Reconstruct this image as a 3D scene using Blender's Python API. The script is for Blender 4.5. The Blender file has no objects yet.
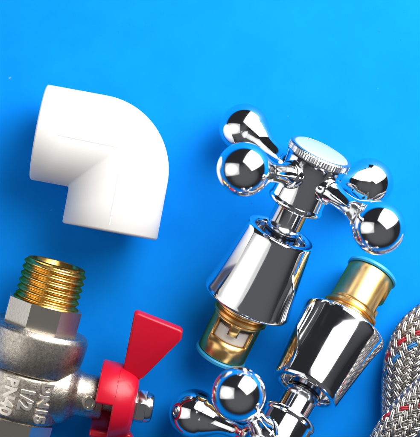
import bpy, bmesh, math, random
from mathutils import Vector, Matrix
random.seed(4)
scene = bpy.context.scene
C = scene.collection
MM = 0.001
R = math.radians
PI = math.pi

# ------------------------------------------------------------------ camera
# Overhead flat lay. World origin is the table point under the lens; 1 photo px = 0.335 mm on the table.
CAM_H = 560.0
KPX = 0.335
PX0, PY0 = 134.4, 248.2
cam_data = bpy.data.cameras.new('camera')
cam = bpy.data.objects.new('camera', cam_data)
C.objects.link(cam)
cam.location = (0, 0, CAM_H * MM)
cam_data.sensor_fit = 'HORIZONTAL'
cam_data.sensor_width = 36.0
cam_data.lens = 36.0 * (CAM_H / KPX) / 420.0
cam_data.shift_x = (210.0 - PX0) / 420.0
cam_data.shift_y = (PY0 - 218.5) / 420.0
cam_data.clip_start = 0.01
cam_data.clip_end = 20.0
cam_data.dof.use_dof = True
cam_data.dof.focus_distance = (CAM_H - 24) * MM
cam_data.dof.aperture_fstop = 22.0
scene.camera = cam


def P(px, py, z=0.0):
    """photo pixel + height above the table (mm) -> point in mm"""
    k = KPX * (CAM_H - z) / CAM_H
    return Vector(((px - PX0) * k, (PY0 - py) * k, z))


# ------------------------------------------------------------------ world + lamps
world = bpy.data.worlds.new('World')
scene.world = world
world.use_nodes = True
bg = world.node_tree.nodes['Background']
bg.inputs['Color'].default_value = (0.80, 0.86, 1.0, 1)
bg.inputs['Strength'].default_value = 0.03


def softbox(name, loc, target, sx, sy, power, col, fade=0.0):
    """rectangular lamp; fade > 0 gives the hot centre and dimmer edge of a real softbox"""
    L = bpy.data.lights.new(name, 'AREA')
    L.shape = 'RECTANGLE'
    L.size, L.size_y = sx * MM, sy * MM
    L.energy = power
    L.color = col
    if fade:
        L.use_nodes = True
        nt = L.node_tree
        em = nt.nodes['Emission']
        geo = nt.nodes.new('ShaderNodeNewGeometry')
        sub = nt.nodes.new('ShaderNodeVectorMath'); sub.operation = 'SUBTRACT'
        sub.inputs[1].default_value = (0.5, 0.5, 0.0)
        sep = nt.nodes.new('ShaderNodeSeparateXYZ')
        nt.links.new(geo.outputs['Parametric'], sub.inputs[0])
        nt.links.new(sub.outputs[0], sep.inputs[0])
        pw = []
        for ax in ('X', 'Y'):
            q = nt.nodes.new('ShaderNodeMath'); q.operation = 'MULTIPLY'
            nt.links.new(sep.outputs[ax], q.inputs[0]); nt.links.new(sep.outputs[ax], q.inputs[1])
            pw.append(q)
        ad = nt.nodes.new('ShaderNodeMath'); ad.operation = 'ADD'
        nt.links.new(pw[0].outputs[0], ad.inputs[0]); nt.links.new(pw[1].outputs[0], ad.inputs[1])
        mr = nt.nodes.new('ShaderNodeMapRange'); mr.interpolation_type = 'SMOOTHSTEP'
        mr.inputs['From Min'].default_value = 0.0
        mr.inputs['From Max'].default_value = 0.27
        mr.inputs['To Min'].default_value = 1.0
        mr.inputs['To Max'].default_value = 1.0 - fade
        nt.links.new(ad.outputs[0], mr.inputs['Value'])
        nt.links.new(mr.outputs['Result'], em.inputs['Strength'])
    o = bpy.data.objects.new(name, L)
    o.location = Vector(loc) * MM
    d = (Vector(target) - Vector(loc)).normalized()
    o.rotation_euler = d.to_track_quat('-Z', 'Y').to_euler()
    C.objects.link(o)
    return o


TGT = (30, 10, 15)
softbox('key_softbox', (279, 251, 270), TGT, 480, 630, 12.3, (1.0, 0.985, 0.96), 0.82)
softbox('side_softbox', (-315, 10, 275), TGT, 360, 540, 1.1, (1.0, 0.985, 0.97), 0.6)
softbox('ceiling_bounce', (40, -520, 900), TGT, 3800, 2500, 2.9, (0.98, 0.98, 1.0), 0.9)

scene.view_settings.view_transform = 'Standard'
scene.view_settings.look = 'None'
scene.view_settings.exposure = 0.0
scene.view_settings.gamma = 1.0
scene.view_settings.use_curve_mapping = False
scene.render.engine = 'CYCLES'
scene.cycles.max_bounces = 12
scene.cycles.glossy_bounces = 8
scene.cycles.sample_clamp_indirect = 8.0


# ------------------------------------------------------------------ materials
def mat(name, base, metallic=0.0, rough=0.5, spec=0.5, coat=0.0, sss=0.0):
    m = bpy.data.materials.new(name)
    m.use_nodes = True
    b = m.node_tree.nodes['Principled BSDF']
    b.inputs['Base Color'].default_value = (*base, 1)
    b.inputs['Metallic'].default_value = metallic
    b.inputs['Roughness'].default_value = rough
    b.inputs['Specular IOR Level'].default_value = spec
    b.inputs['Coat Weight'].default_value = coat
    b.inputs['Coat Roughness'].default_value = 0.08
    if sss:
        b.inputs['Subsurface Weight'].default_value = sss
        b.inputs['Subsurface Radius'].default_value = (1.0, 0.9, 0.8)
        b.inputs['Subsurface Scale'].default_value = 0.002
    return m, m.node_tree, b


def noise(nt, scale, detail=4.0, rough=0.6, coords='Object', stretch=None):
    tc = nt.nodes.new('ShaderNodeTexCoord')
    n = nt.nodes.new('ShaderNodeTexNoise')
    n.inputs['Scale'].default_value = scale
    n.inputs['Detail'].default_value = detail
    n.inputs['Roughness'].default_value = rough
    if stretch:
        mp = nt.nodes.new('ShaderNodeMapping')
        mp.inputs['Scale'].default_value = stretch
        nt.links.new(tc.outputs[coords], mp.inputs['Vector'])
        nt.links.new(mp.outputs['Vector'], n.inputs['Vector'])
    else:
        nt.links.new(tc.outputs[coords], n.inputs['Vector'])
    return n


def ramp(nt, src, stops):
    r = nt.nodes.new('ShaderNodeValToRGB')
    els = r.color_ramp.elements
    while len(els) < len(stops):
        els.new(0.5)
    for e, (p, c) in zip(els, stops):
        e.position = p
        e.color = (*c, 1) if len(c) == 3 else c
    nt.links.new(src, r.inputs['Fac'])
    return r


def bump(nt, b, src, strength, dist_mm):
    bp = nt.nodes.new('ShaderNodeBump')
    bp.inputs['Strength'].default_value = strength
    bp.inputs['Distance'].default_value = dist_mm * MM
    nt.links.new(src, bp.inputs['Height'])
    nt.links.new(bp.outputs['Normal'], b.inputs['Normal'])
    return bp


# blue card: even colour with the faintest mottling and a few tiny specks
M_BLUE, nt, b = mat('blue_card', (0.0, 0.20, 0.86), rough=0.6, spec=0.02)
n1 = noise(nt, 60, 3)
r1 = ramp(nt, n1.outputs['Fac'], [(0.3, (0.002, 0.206, 0.735)), (0.7, (0.003, 0.230, 0.785))])
n2 = noise(nt, 420, 1, 0.4)
r2 = ramp(nt, n2.outputs['Fac'], [(0.78, (0, 0, 0)), (0.83, (1, 1, 1))])
mx = nt.nodes.new('ShaderNodeMix'); mx.data_type = 'RGBA'
nt.links.new(r2.outputs['Color'], mx.inputs['Factor'])
nt.links.new(r1.outputs['Color'], mx.inputs['A'])
mx.inputs['B'].default_value = (0.01, 0.15, 0.60, 1)
n4 = noise(nt, 300, 1, 0.4, stretch=(1.0, 1.15, 1.0))
r4 = ramp(nt, n4.outputs['Fac'], [(0.80, (0, 0, 0)), (0.85, (0.6, 0.6, 0.6))])
mx2 = nt.nodes.new('ShaderNodeMix'); mx2.data_type = 'RGBA'
nt.links.new(r4.outputs['Color'], mx2.inputs['Factor'])
nt.links.new(mx.outputs['Result'], mx2.inputs['A'])
mx2.inputs['B'].default_value = (0.30, 0.50, 0.75, 1)
nt.links.new(mx2.outputs['Result'], b.inputs['Base Color'])
n3 = noise(nt, 2500, 3)
bump(nt, b, n3.outputs['Fac'], 0.35, 0.06)

# chrome with very slight hand smears
M_CHROME, nt, b = mat('chrome', (0.79, 0.80, 0.81), 1.0, 0.06)
n1 = noise(nt, 90, 5)
r1 = ramp(nt, n1.outputs['Fac'], [(0.35, (0.04,) * 3), (0.75, (0.13,) * 3)])
nt.links.new(r1.outputs['Color'], b.inputs['Roughness'])
n2 = noise(nt, 130, 2)
bump(nt, b, n2.outputs['Fac'], 0.03, 0.10)

M_KNURL, nt, b = mat('satin_chrome', (0.66, 0.66, 0.66), 1.0, 0.26)

# machined brass: fine turning lines round the axis (local Z)
M_BRASS, nt, b = mat('machined_brass', (0.80, 0.50, 0.17), 1.0, 0.30)
n1 = noise(nt, 1.0, 2, 0.5, stretch=(60, 60, 5000))
bump(nt, b, n1.outputs['Fac'], 0.25, 0.03)
n2 = noise(nt, 160, 4)
r2 = ramp(nt, n2.outputs['Fac'], [(0.3, (0.74, 0.44, 0.15)), (0.7, (0.88, 0.59, 0.24))])
nt.links.new(r2.outputs['Color'], b.inputs['Base Color'])

M_THREAD, nt, b = mat('thread_brass', (0.83, 0.50, 0.10), 1.0, 0.25)
n2 = noise(nt, 350, 5)
r2 = ramp(nt, n2.outputs['Fac'], [(0.32, (0.52, 0.28, 0.06)), (0.55, (0.87, 0.55, 0.15)), (0.8, (0.96, 0.68, 0.26))])
nt.links.new(r2.outputs['Color'], b.inputs['Base Color'])
bump(nt, b, n2.outputs['Fac'], 0.25, 0.12)

for m_ in (M_BRASS, M_THREAD):
    m_.node_tree.nodes['Principled BSDF'].inputs['Specular Tint'].default_value = (0.95, 0.45, 0.22, 1)

# shot-blasted nickel plate
M_NICKEL, nt, b = mat('nickel_plate', (0.62, 0.58, 0.52), 1.0, 0.36)
n1 = noise(nt, 2600, 4, 0.75)
bump(nt, b, n1.outputs['Fac'], 0.75, 0.12)
n2 = noise(nt, 1100, 6, 0.75)
r2 = ramp(nt, n2.outputs['Fac'], [(0.3, (0.27, 0.24, 0.20)), (0.55, (0.56, 0.51, 0.44)), (0.8, (0.80, 0.76, 0.68))])
nt.links.new(r2.outputs['Color'], b.inputs['Base Color'])
r3 = ramp(nt, n1.outputs['Fac'], [(0.3, (0.20,) * 3), (0.7, (0.36,) * 3)])
nt.links.new(r3.outputs['Color'], b.inputs['Roughness'])

M_NICKEL_HEX, nt, b = mat('nickel_plate_milled', (0.70, 0.65, 0.57), 1.0, 0.26)
n1 = noise(nt, 1300, 3, 0.6)
bump(nt, b, n1.outputs['Fac'], 0.25, 0.08)

M_LETTER, nt, b = mat('satin_nickel_lettering', (0.78, 0.73, 0.66), 1.0, 0.42)

M_STEEL, nt, b = mat('zinc_steel', (0.70, 0.70, 0.69), 1.0, 0.16)
n1 = noise(nt, 500, 3)
bump(nt, b, n1.outputs['Fac'], 0.15, 0.1)

M_RED, nt, b = mat('red_lacquer', (0.50, 0.004, 0.022), 0.0, 0.33, 0.3, coat=0.15)
n1 = noise(nt, 350, 3)
bump(nt, b, n1.outputs['Fac'], 0.12, 0.15)

M_WHITE, nt, b = mat('white_polypropylene', (0.76, 0.745, 0.725), 0.0, 0.42, 0.35, sss=0.15)
n1 = noise(nt, 260, 4)
bump(nt, b, n1.outputs['Fac'], 0.10, 0.15)

M_CERAMIC, nt, b = mat('white_ceramic', (0.86, 0.83, 0.78), 0.0, 0.35)
M_BUTTON, nt, b = mat('white_enamel', (0.40, 0.47, 0.52), 0.0, 0.14, 0.5, coat=0.4)
M_GASKET, nt, b = mat('blue_rubber', (0.02, 0.30, 0.56), 0.0, 0.42)
n1 = noise(nt, 700, 3)
bump(nt, b, n1.outputs['Fac'], 0.2, 0.1)
M_DARK, nt, b = mat('dark_rubber', (0.02, 0.02, 0.02), 0.0, 0.6)


def wire_mat(name, c0, c1, metallic, rough):
    m, nt, b = mat(name, c0, metallic, rough)
    n = noise(nt, 420, 4, 0.7)
    r = ramp(nt, n.outputs['Fac'], [(0.3, c0), (0.7, c1)])
    nt.links.new(r.outputs['Color'], b.inputs['Base Color'])
    return m


M_WIRE = wire_mat('braid_steel', (0.40, 0.375, 0.34), (0.70, 0.675, 0.64), 1.0, 0.27)
M_WRED = wire_mat('tracer_red', (0.36, 0.015, 0.03), (0.55, 0.06, 0.08), 0.0, 0.4)
M_WBLUE = wire_mat('tracer_blue', (0.01, 0.12, 0.36), (0.05, 0.25, 0.55), 0.0, 0.4)


# ------------------------------------------------------------------ mesh helpers (all in mm)
def link(name, me, material, parent=None, smooth=True, angle=32):
    me.materials.append(material)
    if smooth:
        for p in me.polygons:
            p.use_smooth = True
        me.set_sharp_from_angle(angle=R(angle))
    o = bpy.data.objects.new(name, me)
    C.objects.link(o)
    if parent:
        o.parent = parent
    return o


def from_bm(name, bm, material, parent=None, smooth=True, angle=32, normals=True):
    if normals:
        bmesh.ops.recalc_face_normals(bm, faces=bm.faces)
    for v in bm.verts:
        v.co *= MM
    me = bpy.data.meshes.new(name)
    bm.to_mesh(me)
    bm.free()
    return link(name, me, material, parent, smooth, angle)


def lathe(bm, prof, n=96, M=None, rfun=None, closed=False):
    """prof = [(r, s)], turned round local Z; r==0 ends collapse to a point"""
    M = M or Matrix.Identity(4)
    rings = []
    for r, s in prof:
        if r < 1e-6:
            rings.append([bm.verts.new(M @ Vector((0, 0, s)))])
        else:
            ring = []
            for k in range(n):
                a = 2 * PI * k / n
                rr = rfun(r, s, a) if rfun else r
                ring.append(bm.verts.new(M @ Vector((rr * math.cos(a), rr * math.sin(a), s))))
            rings.append(ring)
    pairs = list(zip(rings[:-1], rings[1:]))
    if closed:
        pairs.append((rings[-1], rings[0]))
    for A, B in pairs:
        for k in range(n):
            k2 = (k + 1) % n
            if len(A) == 1 and len(B) == 1:
                continue
            if len(A) == 1:
                bm.faces.new((A[0], B[k], B[k2]))
            elif len(B) == 1:
                bm.faces.new((A[k], B[0], A[k2]))
            else:
                bm.faces.new((A[k], B[k], B[k2], A[k2]))


def smooth_prof(pts, sub=6):
    """Catmull-Rom through profile points"""
    out = []
    for i in range(len(pts) - 1):
        p0 = pts[max(i - 1, 0)]; p1 = pts[i]; p2 = pts[i + 1]; p3 = pts[min(i + 2, len(pts) - 1)]
        for k in range(sub):
            t = k / sub
            out.append(tuple(0.5 * (2 * p1[j] + (-p0[j] + p2[j]) * t + (2 * p0[j] - 5 * p1[j] + 4 * p2[j] - p3[j]) * t * t
                                    + (-p0[j] + 3 * p1[j] - 3 * p2[j] + p3[j]) * t ** 3) for j in (0, 1)))
    out.append(pts[-1])
    return out


def prism(bm, outline, z0, z1, M=None):
    M = M or Matrix.Identity(4)
    a = [bm.verts.new(M @ Vector((x, y, z0))) for x, y in outline]
    b_ = [bm.verts.new(M @ Vector((x, y, z1))) for x, y in outline]
    bm.faces.new(list(reversed(a)))
    bm.faces.new(b_)
    n = len(outline)
    for i in range(n):
        j = (i + 1) % n
        bm.faces.new((a[i], a[j], b_[j], b_[i]))


def bevel(bm, w, seg=3, ang=30):
    es = [e for e in bm.edges if len(e.link_faces) == 2 and e.calc_face_angle(0) > R(ang)]
    bmesh.ops.bevel(bm, geom=es, offset=w, segments=seg, affect='EDGES', profile=0.5)


def thing(name, label, cat, mtx, group=None):
    o = bpy.data.objects.new(name, None)
    o.empty_display_size = 0.01
    C.objects.link(o)
    o.matrix_world = mtx
    o['label'] = label
    o['category'] = cat
    if group:
        o['group'] = group
    return o


def pose(origin_mm, xa, ya, za):
    m = Matrix((xa, ya, za)).transposed().to_4x4()
    m.translation = Vector(origin_mm) * MM
    return m


def axis_mtx(origin, direction):
    """matrix (mm) taking local Z to direction"""
    m = Vector(direction).normalized().to_track_quat('Z', 'Y').to_matrix().to_4x4()
    m.translation = Vector(origin)
    return m


# ------------------------------------------------------------------ the table
bm = bmesh.new()
prism(bm, [(-900, -900), (900, -900), (900, 900), (-900, 900)], -8, 0)
tab = from_bm('tabletop', bm, M_BLUE, smooth=False)
tab['kind'] = 'structure'


# ------------------------------------------------------------------ cross-handle tap valves
S_ARM = 68.6
ARM_R, BALL_R = 31.9, 8.25
TILT = R(19.7)


def arm_profile():
    """neck at the hub, waist, then a pear swelling into the ball; z measured from the hub axis"""
    a = [(4.5, 7.2), (4.5, 10.0), (4.2, 10.5), (3.5, 10.7)]
    neck = smooth_prof([(3.7, 10.9), (3.2, 12.8), (2.95, 15.0), (3.0, 18.0), (3.5, 20.8), (4.7, 23.4), (6.1, 26.0)], 5)
    ball = []
    a0 = math.asin(-5.4 / BALL_R)
    for k in range(0, 33):
        t = a0 + (PI / 2 - a0) * k / 32
        ball.append((max(BALL_R * math.cos(t), 0.0), ARM_R + BALL_R * math.sin(t)))
    ball[-1] = (0.0, ARM_R + BALL_R)
    return a + neck[:-1] + ball


def make_tap(label, origin, th, handle_phase, window_phase, group):
    a = Vector((math.cos(th) * math.cos(TILT), math.sin(th) * math.cos(TILT), math.sin(TILT)))
    e1 = Vector((math.sin(th), -math.cos(th), 0))
    e2 = a.cross(e1)
    if e2.z < 0:
        e2 = -e2
    # local x=e1, y=+-e2, z=a (right handed)
    y = a.cross(e1)
    sy = 1 if y.dot(e2) > 0 else -1
    t = thing('tap_valve', label, 'tap', pose(origin, e1, y, a), group)

    # rubber washer closing the brass end
    bm = bmesh.new()
    lathe(bm, [(5.2, 0.0), (8.2, 0.0), (8.7, 0.35), (8.75, 1.2), (8.4, 1.6), (5.2, 1.6)], 80, closed=True)
    from_bm('washer', bm, M_GASKET, t)

    # brass cartridge: turned wall with a U-shaped port cut through it
    bm = bmesh.new()
    n = 120
    ss = [1.62, 2.0, 5.0, 8.4, 11.4, 14.6, 15.6]
    rr = [7.9, 8.2, 8.2, 8.2, 8.2, 8.2, 8.2]
    rings = [[bm.verts.new((r * math.cos(2 * PI * k / n), r * math.sin(2 * PI * k / n), s)) for k in range(n)] for r, s in zip(rr, ss)]

    def in_port(k, s_mid):
        ang = 360 * (k + 0.5) / n
        for c in (window_phase,):
            d = (ang - c + 180) % 360 - 180
            if abs(d) < 50 and 8.4 < s_mid < 14.6:
                if abs(d) < 11 and s_mid > 11.4:
                    return False
                return True
        return False
    for i in range(len(ss) - 1):
        for k in range(n):
            if in_port(k, (ss[i] + ss[i + 1]) / 2):
                continue
            k2 = (k + 1) % n
            bm.faces.new((rings[i][k], rings[i][k2], rings[i + 1][k2], rings[i + 1][k]))
    cart = from_bm('cartridge', bm, M_BRASS, t, angle=40)
    md = cart.modifiers.new('wall', 'SOLIDIFY')
    md.thickness = 1.3 * MM
    md.offset = -1
    bm = bmesh.new()
    lathe(bm, [(6.0, 15.45), (8.2, 15.62), (8.25, 15.9), (8.9, 16.1), (9.25, 16.4), (9.25, 17.3), (8.9, 17.6), (8.3, 17.8), (8.3, 18.5),
               (9.3, 18.8), (9.7, 19.2), (9.7, 20.6), (9.3, 21.0), (8.9, 21.4), (8.9, 29.0), (5.0, 29.2)], 96)
    from_bm('threaded_collar', bm, M_BRASS, cart)
    bm = bmesh.new()
    lathe(bm, [(0, 7.2), (6.2, 7.2), (6.5, 7.5), (6.5, 12.6), (6.2, 12.9), (0, 12.9)], 64)
    from_bm('ceramic_disc', bm, M_CERAMIC, cart)
    bm = bmesh.new()
    lathe(bm, [(0, 1.9), (6.0, 1.9), (6.0, 6.4), (0, 6.4)], 48)
    from_bm('port_seal', bm, M_DARK, cart)
    # inner spindle seen through the ports
    bm = bmesh.new()
    lathe(bm, [(0, 12.95), (4.2, 12.95), (4.2, 15.4), (0, 15.4)], 48)
    from_bm('spindle', bm, M_BRASS, cart)

    # bell-shaped chrome shroud
    bm = bmesh.new()
    lathe(bm, [(8.95, 31.0), (13.0, 30.4), (13.55, 22.6), (14.2, 21.75), (14.7, 21.7), (14.95, 22.0), (14.98, 22.6), (14.72, 23.5),
               (14.2, 26.0), (13.55, 30.0), (12.95, 34.5), (12.4, 39.0), (11.9, 43.5), (11.55, 46.6), (11.4, 47.5), (11.05, 48.0),
               (10.5, 48.1), (9.3, 48.05), (8.9, 47.7), (8.7, 46.8), (8.6, 43.5), (6.0, 43.2)], 128)
    from_bm('shroud', bm, M_CHROME, t, angle=40)

    # spindle sleeve
    bm = bmesh.new()
    lathe(bm, [(5.7, 40.0), (5.7, 57.0), (6.0, 57.6), (6.0, 59)], 72)
    from_bm('sleeve', bm, M_CHROME, t)

    # hub
    bm = bmesh.new()
    HO = 0.9
    prof = [(5.0, 57.2), (8.0, 57.0), (8.9, 57.2), (9.25, 57.7), (9.25, 58.5), (9.0, 59.0)]
    prof += smooth_prof([(8.9, 59.2), (8.8, 62.0), (8.8, 65.0), (9.0, 68.2), (9.5, 71.4), (10.1, 73.5)], 5)
    prof += [(10.3, 73.9), (10.15, 74.3), (9.5, 74.5)]
    lathe(bm, [(r_, s_ + HO) for r_, s_ in prof], 112)
    hub = from_bm('hub', bm, M_CHROME, t, angle=40)

    # knurled ring and enamel button
    bm = bmesh.new()
    N = 216
    lathe(bm, [(r_, s_ + HO + 0.9) for r_, s_ in ((8.9, 73.5), (9.8, 73.6), (10.35, 73.8), (10.35, 75.5), (9.95, 76.0), (9.4, 76.15), (9.1, 75.9))], N,
          rfun=lambda r, s, ang: r - (0.22 if (r > 10.2 and int(round(ang / (2 * PI) * N)) % 3 == 0) else 0.0))
    from_bm('knurled_ring', bm, M_KNURL, hub, angle=20)
    bm = bmesh.new()
    lathe(bm, [(r_, s_ + HO + 0.9) for r_, s_ in smooth_prof([(9.15, 75.6), (8.95, 76.2), (7.5, 76.5), (4.0, 76.75), (0.0, 76.8)], 5)], 80)
    from_bm('button', bm, M_BUTTON, hub)

    # four arms, each a turned neck with a ball end
    ap = arm_profile()
    mesh = None
    for k in range(4):
        ang = sy * (handle_phase + k * PI / 2)
        d = Vector((math.cos(ang), math.sin(ang), 0))
        bm = bmesh.new()
        lathe(bm, ap, 72)
        if mesh is None:
            o = from_bm('arm', bm, M_CHROME, t, angle=40)
            mesh = o.data
        else:
            bm.free()
            o = bpy.data.objects.new('arm', mesh)
            C.objects.link(o)
            o.parent = t
        m = axis_mtx((0, 0, 0), d)
        m.translation = Vector((0, 0, S_ARM)) * MM
        o.matrix_local = m
    return t


make_tap('upright chrome cross-handle tap with white button, its brass end towards the red handle',
         (28.1, -35.9, 7.75), 1.138, 0.70, 270, 'chrome cross-handle tap valves')
make_tap('inverted chrome cross-handle tap with brass end upward beside the braided hoses',
         (78.85, -7.5, 7.75), 4.144, 0.885, 170, 'chrome cross-handle tap valves')


# ------------------------------------------------------------------ white elbow fitting
def make_elbow():
    r = 15.7
    k = KPX * (CAM_H - r) / CAM_H
    c10 = R(-10.5)
    ex = Vector((math.cos(c10), math.sin(c10), 0))      # towards the bend along the left arm
    ey = Vector((-math.sin(c10), math.cos(c10), 0))
    left_end = P(38.5, 132, r)
    t = thing('elbow_fitting', 'thick white plastic pipe elbow lying on the blue card', 'pipe elbow',
              pose(left_end - Vector((0, 0, r)), ex, ey, Vector((0, 0, 1))))
    # local mm frame: left arm axis runs along +x at y=0,z=r; other arm runs down -y at x=A
    A = 88.0 * k
    B = 85.0 * k
    ro = 24.5     # outer bend radius
    n = 72
    bm = bmesh.new()
    secs = []
    fil = 0.6

    def ring(c, du, w, h=r):
        """section: centre c (2D), outward direction du, half width w, half height h"""
        out = []
        for i in range(n):
            a = 2 * PI * i / n
            p = c + du * (w * math.cos(a))
            out.append(Vector((p.x, p.y, r + h * math.sin(a))))
        return out
    up = Vector((0, 1)); rt = Vector((1, 0))
    bore = 10.6
    # bore of the left arm, end face, outside
    for x, w in ((13.0, bore * .97), (0.8, bore), (0.25, bore + .4), (0.0, bore + 0.9), (0.0, r - fil), (0.12, r - 0.62 * fil), (0.38, r - .25 * fil), (fil, r)):
        secs.append(ring(Vector((x, 0)), up, w, w))
    # each lengthwise line: straight, a corner fillet that grows from nothing inside to the full outer bend, straight
    NB = 22
    cols = []
    for i in range(n):
        a = 2 * PI * i / n
        l = r * math.cos(a)
        zz = r + r * math.sin(a)
        rho = 0.7 + (ro - 0.7) * max(0.0, l / r) ** 1.1
        cx_, cy_ = A + l - rho, l - rho
        line = [Vector((fil + (cx_ - fil) * f, l, zz)) for f in (0.35, 0.7)]
        for q in range(NB + 1):
            t_ = PI / 2 * q / NB
            line.append(Vector((cx_ + rho * math.sin(t_), cy_ + rho * math.cos(t_), zz)))
        yend = -B + fil
        line += [Vector((A + l, cy_ + (yend - cy_) * f, zz)) for f in (0.3, 0.65)]
        cols.append(line)
    for q in range(len(cols[0])):
        secs.append([cols[i][q] for i in range(n)])
    for y, w in ((fil, r), (0.38, r - .25 * fil), (0.12, r - .62 * fil), (0.0, r - fil), (0.0, bore + .9), (0.25, bore + .4), (0.8, bore), (13.0, bore * .97)):
        secs.append(ring(Vector((A, -B + y)), rt, w, w))
    vs = [[bm.verts.new(p) for p in s] for s in secs]
    for S1, S2 in zip(vs[:-1], vs[1:]):
        for i in range(n):
            j = (i + 1) % n
            bm.faces.new((S1[i], S2[i], S2[j], S1[j]))
    bm.faces.new(vs[0]); bm.faces.new(list(reversed(vs[-1])))
    from_bm('elbow_body', bm, M_WHITE, t, angle=50)
    # faint moulding ridges along the crown of each arm
    for p0, p1 in ((Vector((7, -0.6)), Vector((A - 2, -1.0))), (Vector((A - 0.2, -6)), Vector((A - 0.2, -B + 2.0)))):
        bm = bmesh.new()
        d = (p1 - p0); L = d.length; d.normalize(); nn = Vector((-d.y, d.x))
        prev = None
        for i in range(13):
            f = i / 12
            hgt = 0.045 * min(1, f * 6, (1 - f) * 6)
            c = p0 + d * L * f
            off = abs(c.y) if d.x > 0.7 else abs(c.x - A)
            top = 2 * r - off * off / (2 * r)
            row = []
            for w, z in ((-0.5, -0.25), (-0.22, hgt), (0.22, hgt), (0.5, -0.25)):
                q = c + nn * w
                row.append(bm.verts.new((q.x, q.y, top + z)))
            if prev:
                for q in range(3):
                    bm.faces.new((prev[q], prev[q + 1], row[q + 1], row[q]))
            prev = row
        from_bm('moulding_ridge', bm, M_WHITE, t, angle=80)
    return t


make_elbow()


# ------------------------------------------------------------------ ball valve with butterfly handle
def make_valve():
    k = 0.3226
    tilt = R(5.0)
    ad = Vector((-0.262, -0.965, 0)).normalized()                # thread end -> other end, in the table plane
    za = Vector((ad.x * math.cos(tilt), ad.y * math.cos(tilt), -math.sin(tilt)))
    xa = Vector((-ad.y, ad.x, 0))                                # to the photo's right
    if xa.x < 0:
        xa = -xa
    ya = za.cross(xa)
    # thread-end centre: collar (s=24, r=16.7) rests on the table
    zc = 16.75 + 26 * math.sin(tilt)
    O = P(56.5, 263.5, zc)
    t = thing('ball_valve', 'nickel-plated ball valve with brass thread and red butterfly handle', 'valve', pose(O, xa, ya, za))
    up = -1 if ya.z < 0 else 1        # local y sign facing the lens

    # threaded brass end (true helix)
    bm = bmesh.new()
    n, pitch, L = 96, 2.2, 14.2
    m = int(L / pitch * 12)
    rows = []
    for i in range(m + 1):
        s = L * i / m
        row = []
        for q in range(n):
            ph = (s / pitch + q / n) % 1.0
            tri = abs(ph * 2 - 1)                      # 1 crest .. 0 root
            e = min(1.0, s / 1.3, 1)
            prof = min(max((tri - 0.12) / 0.70, 0), 1)
            rad = 9.6 + 0.85 * prof * (0.25 + .75 * e) - 0.25 * (1 - e)
            a = 2 * PI * q / n
            row.append(bm.verts.new((rad * math.cos(a), rad * math.sin(a), s)))
        rows.append(row)
    # end face and bore
    for rad, s in ((8.7, -0.25), (8.1, -0.25), (7.8, 0.05), (7.7, 11.0)):
        rows.insert(0, [bm.verts.new((rad * math.cos(2 * PI * q / n), rad * math.sin(2 * PI * q / n), s)) for q in range(n)])
    for A, B in zip(rows[:-1], rows[1:]):
        for q in range(n):
            j = (q + 1) % n
            bm.faces.new((A[q], B[q], B[j], A[j]))
    c = bm.verts.new((0, 0, 11.0))
    for q in range(n):
        bm.faces.new((rows[0][q], rows[0][(q + 1) % n], c))
    from_bm('thread', bm, M_THREAD, t, angle=45)

    # octagonal nut section, chamfered
    bm = bmesh.new()
    octo = [(12.8 * math.cos(R(45 * i + 17)), 12.8 * math.sin(R(45 * i + 17))) for i in range(8)]
    prism(bm, octo, 13.3, 21.3)
    bevel(bm, 0.5, 2, 25)
    from_bm('octagon_nut', bm, M_NICKEL_HEX, t, angle=25)
    bm = bmesh.new()
    lathe(bm, [(8.5, 12.7), (10.2, 12.75), (10.8, 13.0), (11.0, 13.4)], 64)
    from_bm('thread_shoulder', bm, M_THREAD, t)

    # screwed-in end cap of the body
    bm = bmesh.new()
    prof = [(9.0, 20.9), (13.0, 20.95), (14.4, 21.1), (15.6, 21.25), (16.1, 21.6), (16.3, 22.1)]
    prof += smooth_prof([(16.4, 22.3), (16.7, 22.9), (16.75, 24.2), (16.65, 27.0), (16.35, 30.0), (15.7, 32.8), (14.9, 34.8), (14.6, 35.4)], 4)
    prof += [(14.2, 35.7), (13.6, 35.75), (12, 35.8)]
    lathe(bm, prof, 96)
    from_bm('end_cap', bm, M_NICKEL, t, angle=40)
    # main body
    bm = bmesh.new()
    prof = [(12.0, 35.6), (13.4, 35.9), (13.9, 36.4)]
    prof += smooth_prof([(14.1, 36.8), (14.3, 39.0), (14.3, 45.0), (14.2, 48.5), (13.8, 50.3)], 4)
    prof += [(13.2, 50.8), (12.0, 51.4), (11.6, 54.0)]
    lathe(bm, prof, 96)
    body = from_bm('body', bm, M_NICKEL, t, angle=40)
    bm = bmesh.new()
    octo = [(13.2 * math.cos(R(45 * i + 17)), 13.2 * math.sin(R(45 * i + 17))) for i in range(8)]
    prism(bm, octo, 51.6, 66.0)
    bevel(bm, 0.6, 2, 25)
    from_bm('socket_end', bm, M_NICKEL_HEX, t, angle=25)

    # raised lettering wrapped round the body
    def text_on_body(s, ang_deg, size, mid):
        cu = bpy.data.curves.new('letters', 'FONT')
        cu.body = s
        cu.size = size * 1.38
        cu.align_x = 'CENTER'
        cu.align_y = 'CENTER'
        cu.offset = 0.16
        cu.extrude = 0.5
        cu.bevel_depth = 0.10
        cu.bevel_resolution = 1
        cu.resolution_u = 4
        cu.space_character = 1.0
        tmp = bpy.data.objects.new('letters_tmp', cu)
        C.objects.link(tmp)
        dg = bpy.context.evaluated_depsgraph_get()
        me = bpy.data.meshes.new_from_object(tmp.evaluated_get(dg))
        bpy.data.objects.remove(tmp)
        base_r = 14.28
        for v in me.vertices:
            x, y, z = v.co
            sag = base_r + z + 0.05
            # glyph x runs along the valve axis (reading downwards), glyph up points to the photo's right
            a = R(ang_deg) + y / base_r
            v.co = Vector((sag * math.sin(a), up * sag * math.cos(a), mid + x)) * MM
        link('lettering', me, M_LETTER, body, angle=40)
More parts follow.
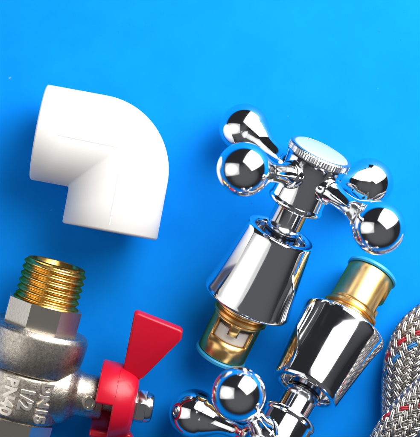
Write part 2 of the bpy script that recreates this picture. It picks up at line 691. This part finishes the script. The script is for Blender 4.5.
    text_on_body('DN15', 33, 3.9, 43.2)
    text_on_body('1/2', 9, 4.3, 42.8)
    text_on_body('PN40', -13, 3.9, 43.4)

    # ---- stem, handle and nut: frame u (stem direction), v (towards thread end), w (to the lens)
    sk = R(4.0)
    u = Vector((math.cos(sk), 0, -math.sin(sk)))
    w = Vector((0, up, 0))
    v = Vector((-math.sin(sk), 0, -math.cos(sk)))
    S0 = Vector((0, 0, 40.6))
    hub_d = 33.2       # stem distance of the handle plate

    def stem_mtx(roll=0.0):
        # local z=u, local x=v, local y = z x x
        cy = u.cross(v)
        m_ = Matrix((v, cy, u)).transposed().to_4x4()
        m_.translation = S0
        return m_ @ Matrix.Rotation(roll, 4, 'Z')
    SM = stem_mtx()
    wsign = 1 if u.cross(v).dot(w) > 0 else -1      # local y sign towards the lens
    bm = bmesh.new()
    prof = smooth_prof([(11.8, 8.0), (10.6, 13.6), (9.4, 15.6), (7.6, 17.6), (7.1, 19.4)], 5) + [(7.1, 26.0), (6.7, 26.5), (4.2, 26.6), (4.2, 34)]
    lathe(bm, prof, 64, SM)
    from_bm('stem_boss', bm, M_NICKEL, t, angle=40)
    # stop lug with a round pin on the boss, facing the lens
    bm = bmesh.new()
    MB_ = SM @ Matrix.Translation((-1.0, wsign * 6.6, 22.0)) @ Matrix.Rotation(-wsign * PI / 2, 4, 'X')
    lathe(bm, [(2.4, -2.2), (2.4, 0.9), (2.1, 1.2), (1.4, 1.25), (1.2, 0.9), (0, 0.9)], 32, MB_)
    from_bm('stop_pin', bm, M_NICKEL_HEX, t, angle=35)

    hr = R(-12.0) * -wsign
    HM = SM @ Matrix.Rotation(hr, 4, 'Z') @ Matrix.Translation((0, 0, hub_d))
    # hub dome
    bm = bmesh.new()
    outer = smooth_prof([(4.0, 3.5), (8.2, 3.4), (9.8, 3.0), (10.9, 1.9), (12.2, -1.2), (12.7, -3.2)], 3)
    inner = [(12.4, -3.6), (10.4, -3.6), (9.9, -1.4), (8.0, -0.4), (4.0, -0.2)]
    lathe(bm, outer + inner, 80, HM, closed=True)
    handle = from_bm('handle', bm, M_RED, t, angle=40)
    # skirts: two curved flanges reaching back towards the body
    for base in (0.0, PI):
        bm = bmesh.new()
        a0, a1 = (R(-28), R(76)) if True else (0, 0)
        grid = []
        for i in range(25):
            a = base + wsign * (a0 + (a1 - a0) * i / 24)
            ca, sa = math.cos(a), math.sin(a)
            grid.append([bm.verts.new(HM @ Vector((rad * ca, rad * sa, zz))) for rad, zz in
                         ((12.6, -2.6), (12.75, -9.4), (10.3, -9.4), (10.2, -2.6))])
        for g0, g1 in zip(grid[:-1], grid[1:]):
            for q in range(4):
                bm.faces.new((g0[q], g0[(q + 1) % 4], g1[(q + 1) % 4], g1[q]))
        bm.faces.new(grid[0]); bm.faces.new(list(reversed(grid[-1])))
        bmesh.ops.recalc_face_normals(bm, faces=bm.faces)
        bevel(bm, 0.7, 3, 40)
        from_bm('stop_flange', bm, M_RED, handle, angle=40)
    # wings: thick flared blades lying in the plane of stem and valve axis
    wing = [(-2.6, 10.5), (-2.6, 31.4), (-1.8, 32.1), (12.9, 29.2), (13.8, 28.4), (13.9, 26.0), (13.4, 25.0), (3.8, 9.6)]
    for sgn in (1, -1):
        bm = bmesh.new()
        prism(bm, [(vv * sgn, uu) for uu, vv in wing], -2.1, 2.1,
              HM @ Matrix(((1, 0, 0, 0), (0, 0, -1, 0), (0, 1, 0, 0), (0, 0, 0, 1))))
        bmesh.ops.recalc_face_normals(bm, faces=bm.faces)
        bevel(bm, 0.85, 3, 50)
        from_bm('wing', bm, M_RED, handle, angle=30)
    # lock nut
    bm = bmesh.new()
    NM = SM @ Matrix.Translation((0, 0, hub_d + 3.5)) @ Matrix.Rotation(R(10), 4, 'Z')
    prism(bm, [(5.7 * math.cos(R(60 * i)), 5.7 * math.sin(R(60 * i))) for i in range(6)], 0, 3.6, NM)
    bmesh.ops.recalc_face_normals(bm, faces=bm.faces)
    bevel(bm, 0.35, 2, 25)
    lathe(bm, [(4.95, 3.5), (4.95, 4.6), (4.6, 5.5), (3.7, 6.0), (2.8, 6.0), (2.6, 5.3), (0, 5.2)], 40, NM)
    from_bm('lock_nut', bm, M_STEEL, t, angle=30)
    bm = bmesh.new()
    lathe(bm, [(6.6, -0.25), (6.7, 0.3), (6.3, 0.55), (3, 0.6)], 48, SM @ Matrix.Translation((0, 0, hub_d + 3.3)))
    from_bm('washer', bm, M_STEEL, t)
    return t


make_valve()


# ------------------------------------------------------------------ braided hoses
def catmull(pts, step):
    out = []
    for i in range(len(pts) - 1):
        p0 = pts[max(i - 1, 0)]; p1 = pts[i]; p2 = pts[i + 1]; p3 = pts[min(i + 2, len(pts) - 1)]
        m = 24
        for k_ in range(m):
            t_ = k_ / m
            out.append(0.5 * (2 * p1 + (p2 - p0) * t_ + (2 * p0 - 5 * p1 + 4 * p2 - p3) * t_ ** 2 + (3 * p1 - p0 - 3 * p2 + p3) * t_ ** 3))
    out.append(pts[-1])
    # resample evenly
    res = [out[0]]
    acc = 0.0
    for a_, b_ in zip(out[:-1], out[1:]):
        d = (b_ - a_).length
        while acc + d >= step:
            f = (step - acc) / d
            a_ = a_.lerp(b_, f)
            res.append(a_)
            d = (b_ - a_).length
            acc = 0.0
        acc += d
    return res


def make_hose(label, pts, rad, red, blue, phase):
    path = catmull(pts, 0.4)
    base = Vector((pts[0].x, pts[0].y, 0))
    t = thing('braided_hose', label, 'hose', Matrix.Translation(base * MM), 'braided hoses')
    # parallel-transport frames
    T = [(path[min(i + 1, len(path) - 1)] - path[max(i - 1, 0)]).normalized() for i in range(len(path))]
    nrm = T[0].cross(Vector((0, 0, 1))).normalized()
    frames = []
    for tt in T:
        nrm = (nrm - tt * nrm.dot(tt)).normalized()
        frames.append((nrm.copy(), tt.cross(nrm)))
    n = 40
    bm = bmesh.new()
    rows = []
    for p, (a, b_) in zip(path[::3], frames[::3]):
        rows.append([bm.verts.new(p - base + (a * math.cos(2 * PI * q / n) + b_ * math.sin(2 * PI * q / n)) * (rad - 0.95)) for q in range(n)])
    for A, B in zip(rows[:-1], rows[1:]):
        for q in range(n):
            bm.faces.new((A[q], B[q], B[(q + 1) % n], A[(q + 1) % n]))
    bm.faces.new(rows[0]); bm.faces.new(rows[-1])
    from_bm('inner_tube', bm, M_DARK, t)

    NC = 22                      # carriers each way
    lay = 2 * PI * rad / math.tan(R(40))       # advance per turn
    wires = 2
    half = 0.47 * (2 * PI / NC)
    groups = {'steel': bmesh.new(), 'red': bmesh.new(), 'blue': bmesh.new()}
    for sgn in (1, -1):
        for c in range(NC):
            key = 'steel'
            if sgn == TRACER_DIR and c in red: key = 'red'
            if sgn == TRACER_DIR and c in blue: key = 'blue'
            bm = groups[key]
            for wv in range(wires):
                w0 = -half + 2 * half * (wv + 0.5) / wires
                hw = half / wires * 0.98
                prev = None
                for i in range(len(path)):
                    s = i * 0.4
                    th0 = sgn * 2 * PI * s / lay + c * 2 * PI / NC + phase
                    m = 2 * s * NC / lay                 # crossings passed so far
                    ph = 2 * c + sgn * m                 # two over, two under
                    lift = 0.40 * math.tanh(2.2 * sgn * math.sin(2 * PI * (ph + 0.5) / 4)) + random.uniform(-0.02, 0.02)
                    row = []
                    p = path[i]; a, b_ = frames[i]
                    for dth, dr in ((-hw, -0.34), (-0.72 * hw, -0.02), (-0.3 * hw, 0.15), (0.3 * hw, 0.15), (0.72 * hw, -0.02), (hw, -0.34)):
                        th = th0 + w0 + dth
                        rr_ = rad + lift + dr - 0.5
                        row.append(bm.verts.new(p - base + (a * math.cos(th) + b_ * math.sin(th)) * rr_))
                    if prev:
                        for q in range(5):
                            bm.faces.new((prev[q], row[q], row[q + 1], prev[q + 1]))
                    prev = row
    for key, nm, m_ in (('steel', 'steel_braid', M_WIRE), ('red', 'red_tracer_strand', M_WRED), ('blue', 'blue_tracer_strand', M_WBLUE)):
        if not groups[key].verts:
            continue
        o = from_bm(nm, groups[key], m_, t, angle=60, normals=False)
        if key == 'steel':
            o['kind'] = 'stuff'
    return t


HR = 7.3
TRACER_DIR = 1
z1, z2 = HR, 20.6
make_hose('steel braided hose curving down from the right edge, under the other hose',
          [P(x, y, z1) for x, y in ((500, 292), (462, 304), (436, 319), (418, 334), (407.5, 355), (404, 378), (403, 410), (405, 445), (412, 480), (425, 515))],
          HR, (4,), (2,), 0.2)
make_hose('steel braided hose crossing diagonally on top of the other hose at bottom right',
          [P(x, y, z) for x, y, z in ((560, 290, HR), (528, 308, 17), (496, 334, 27), (464, 363, 27), (438.5, 389, z2 + 2.5), (416, 411, z2 + 1), (400, 430, z2), (386, 452, 17), (370, 478, 11), (352, 505, HR))],  # unseen stretch past the right edge is arched high to shade the card
          HR, (9,), (), 0.9)
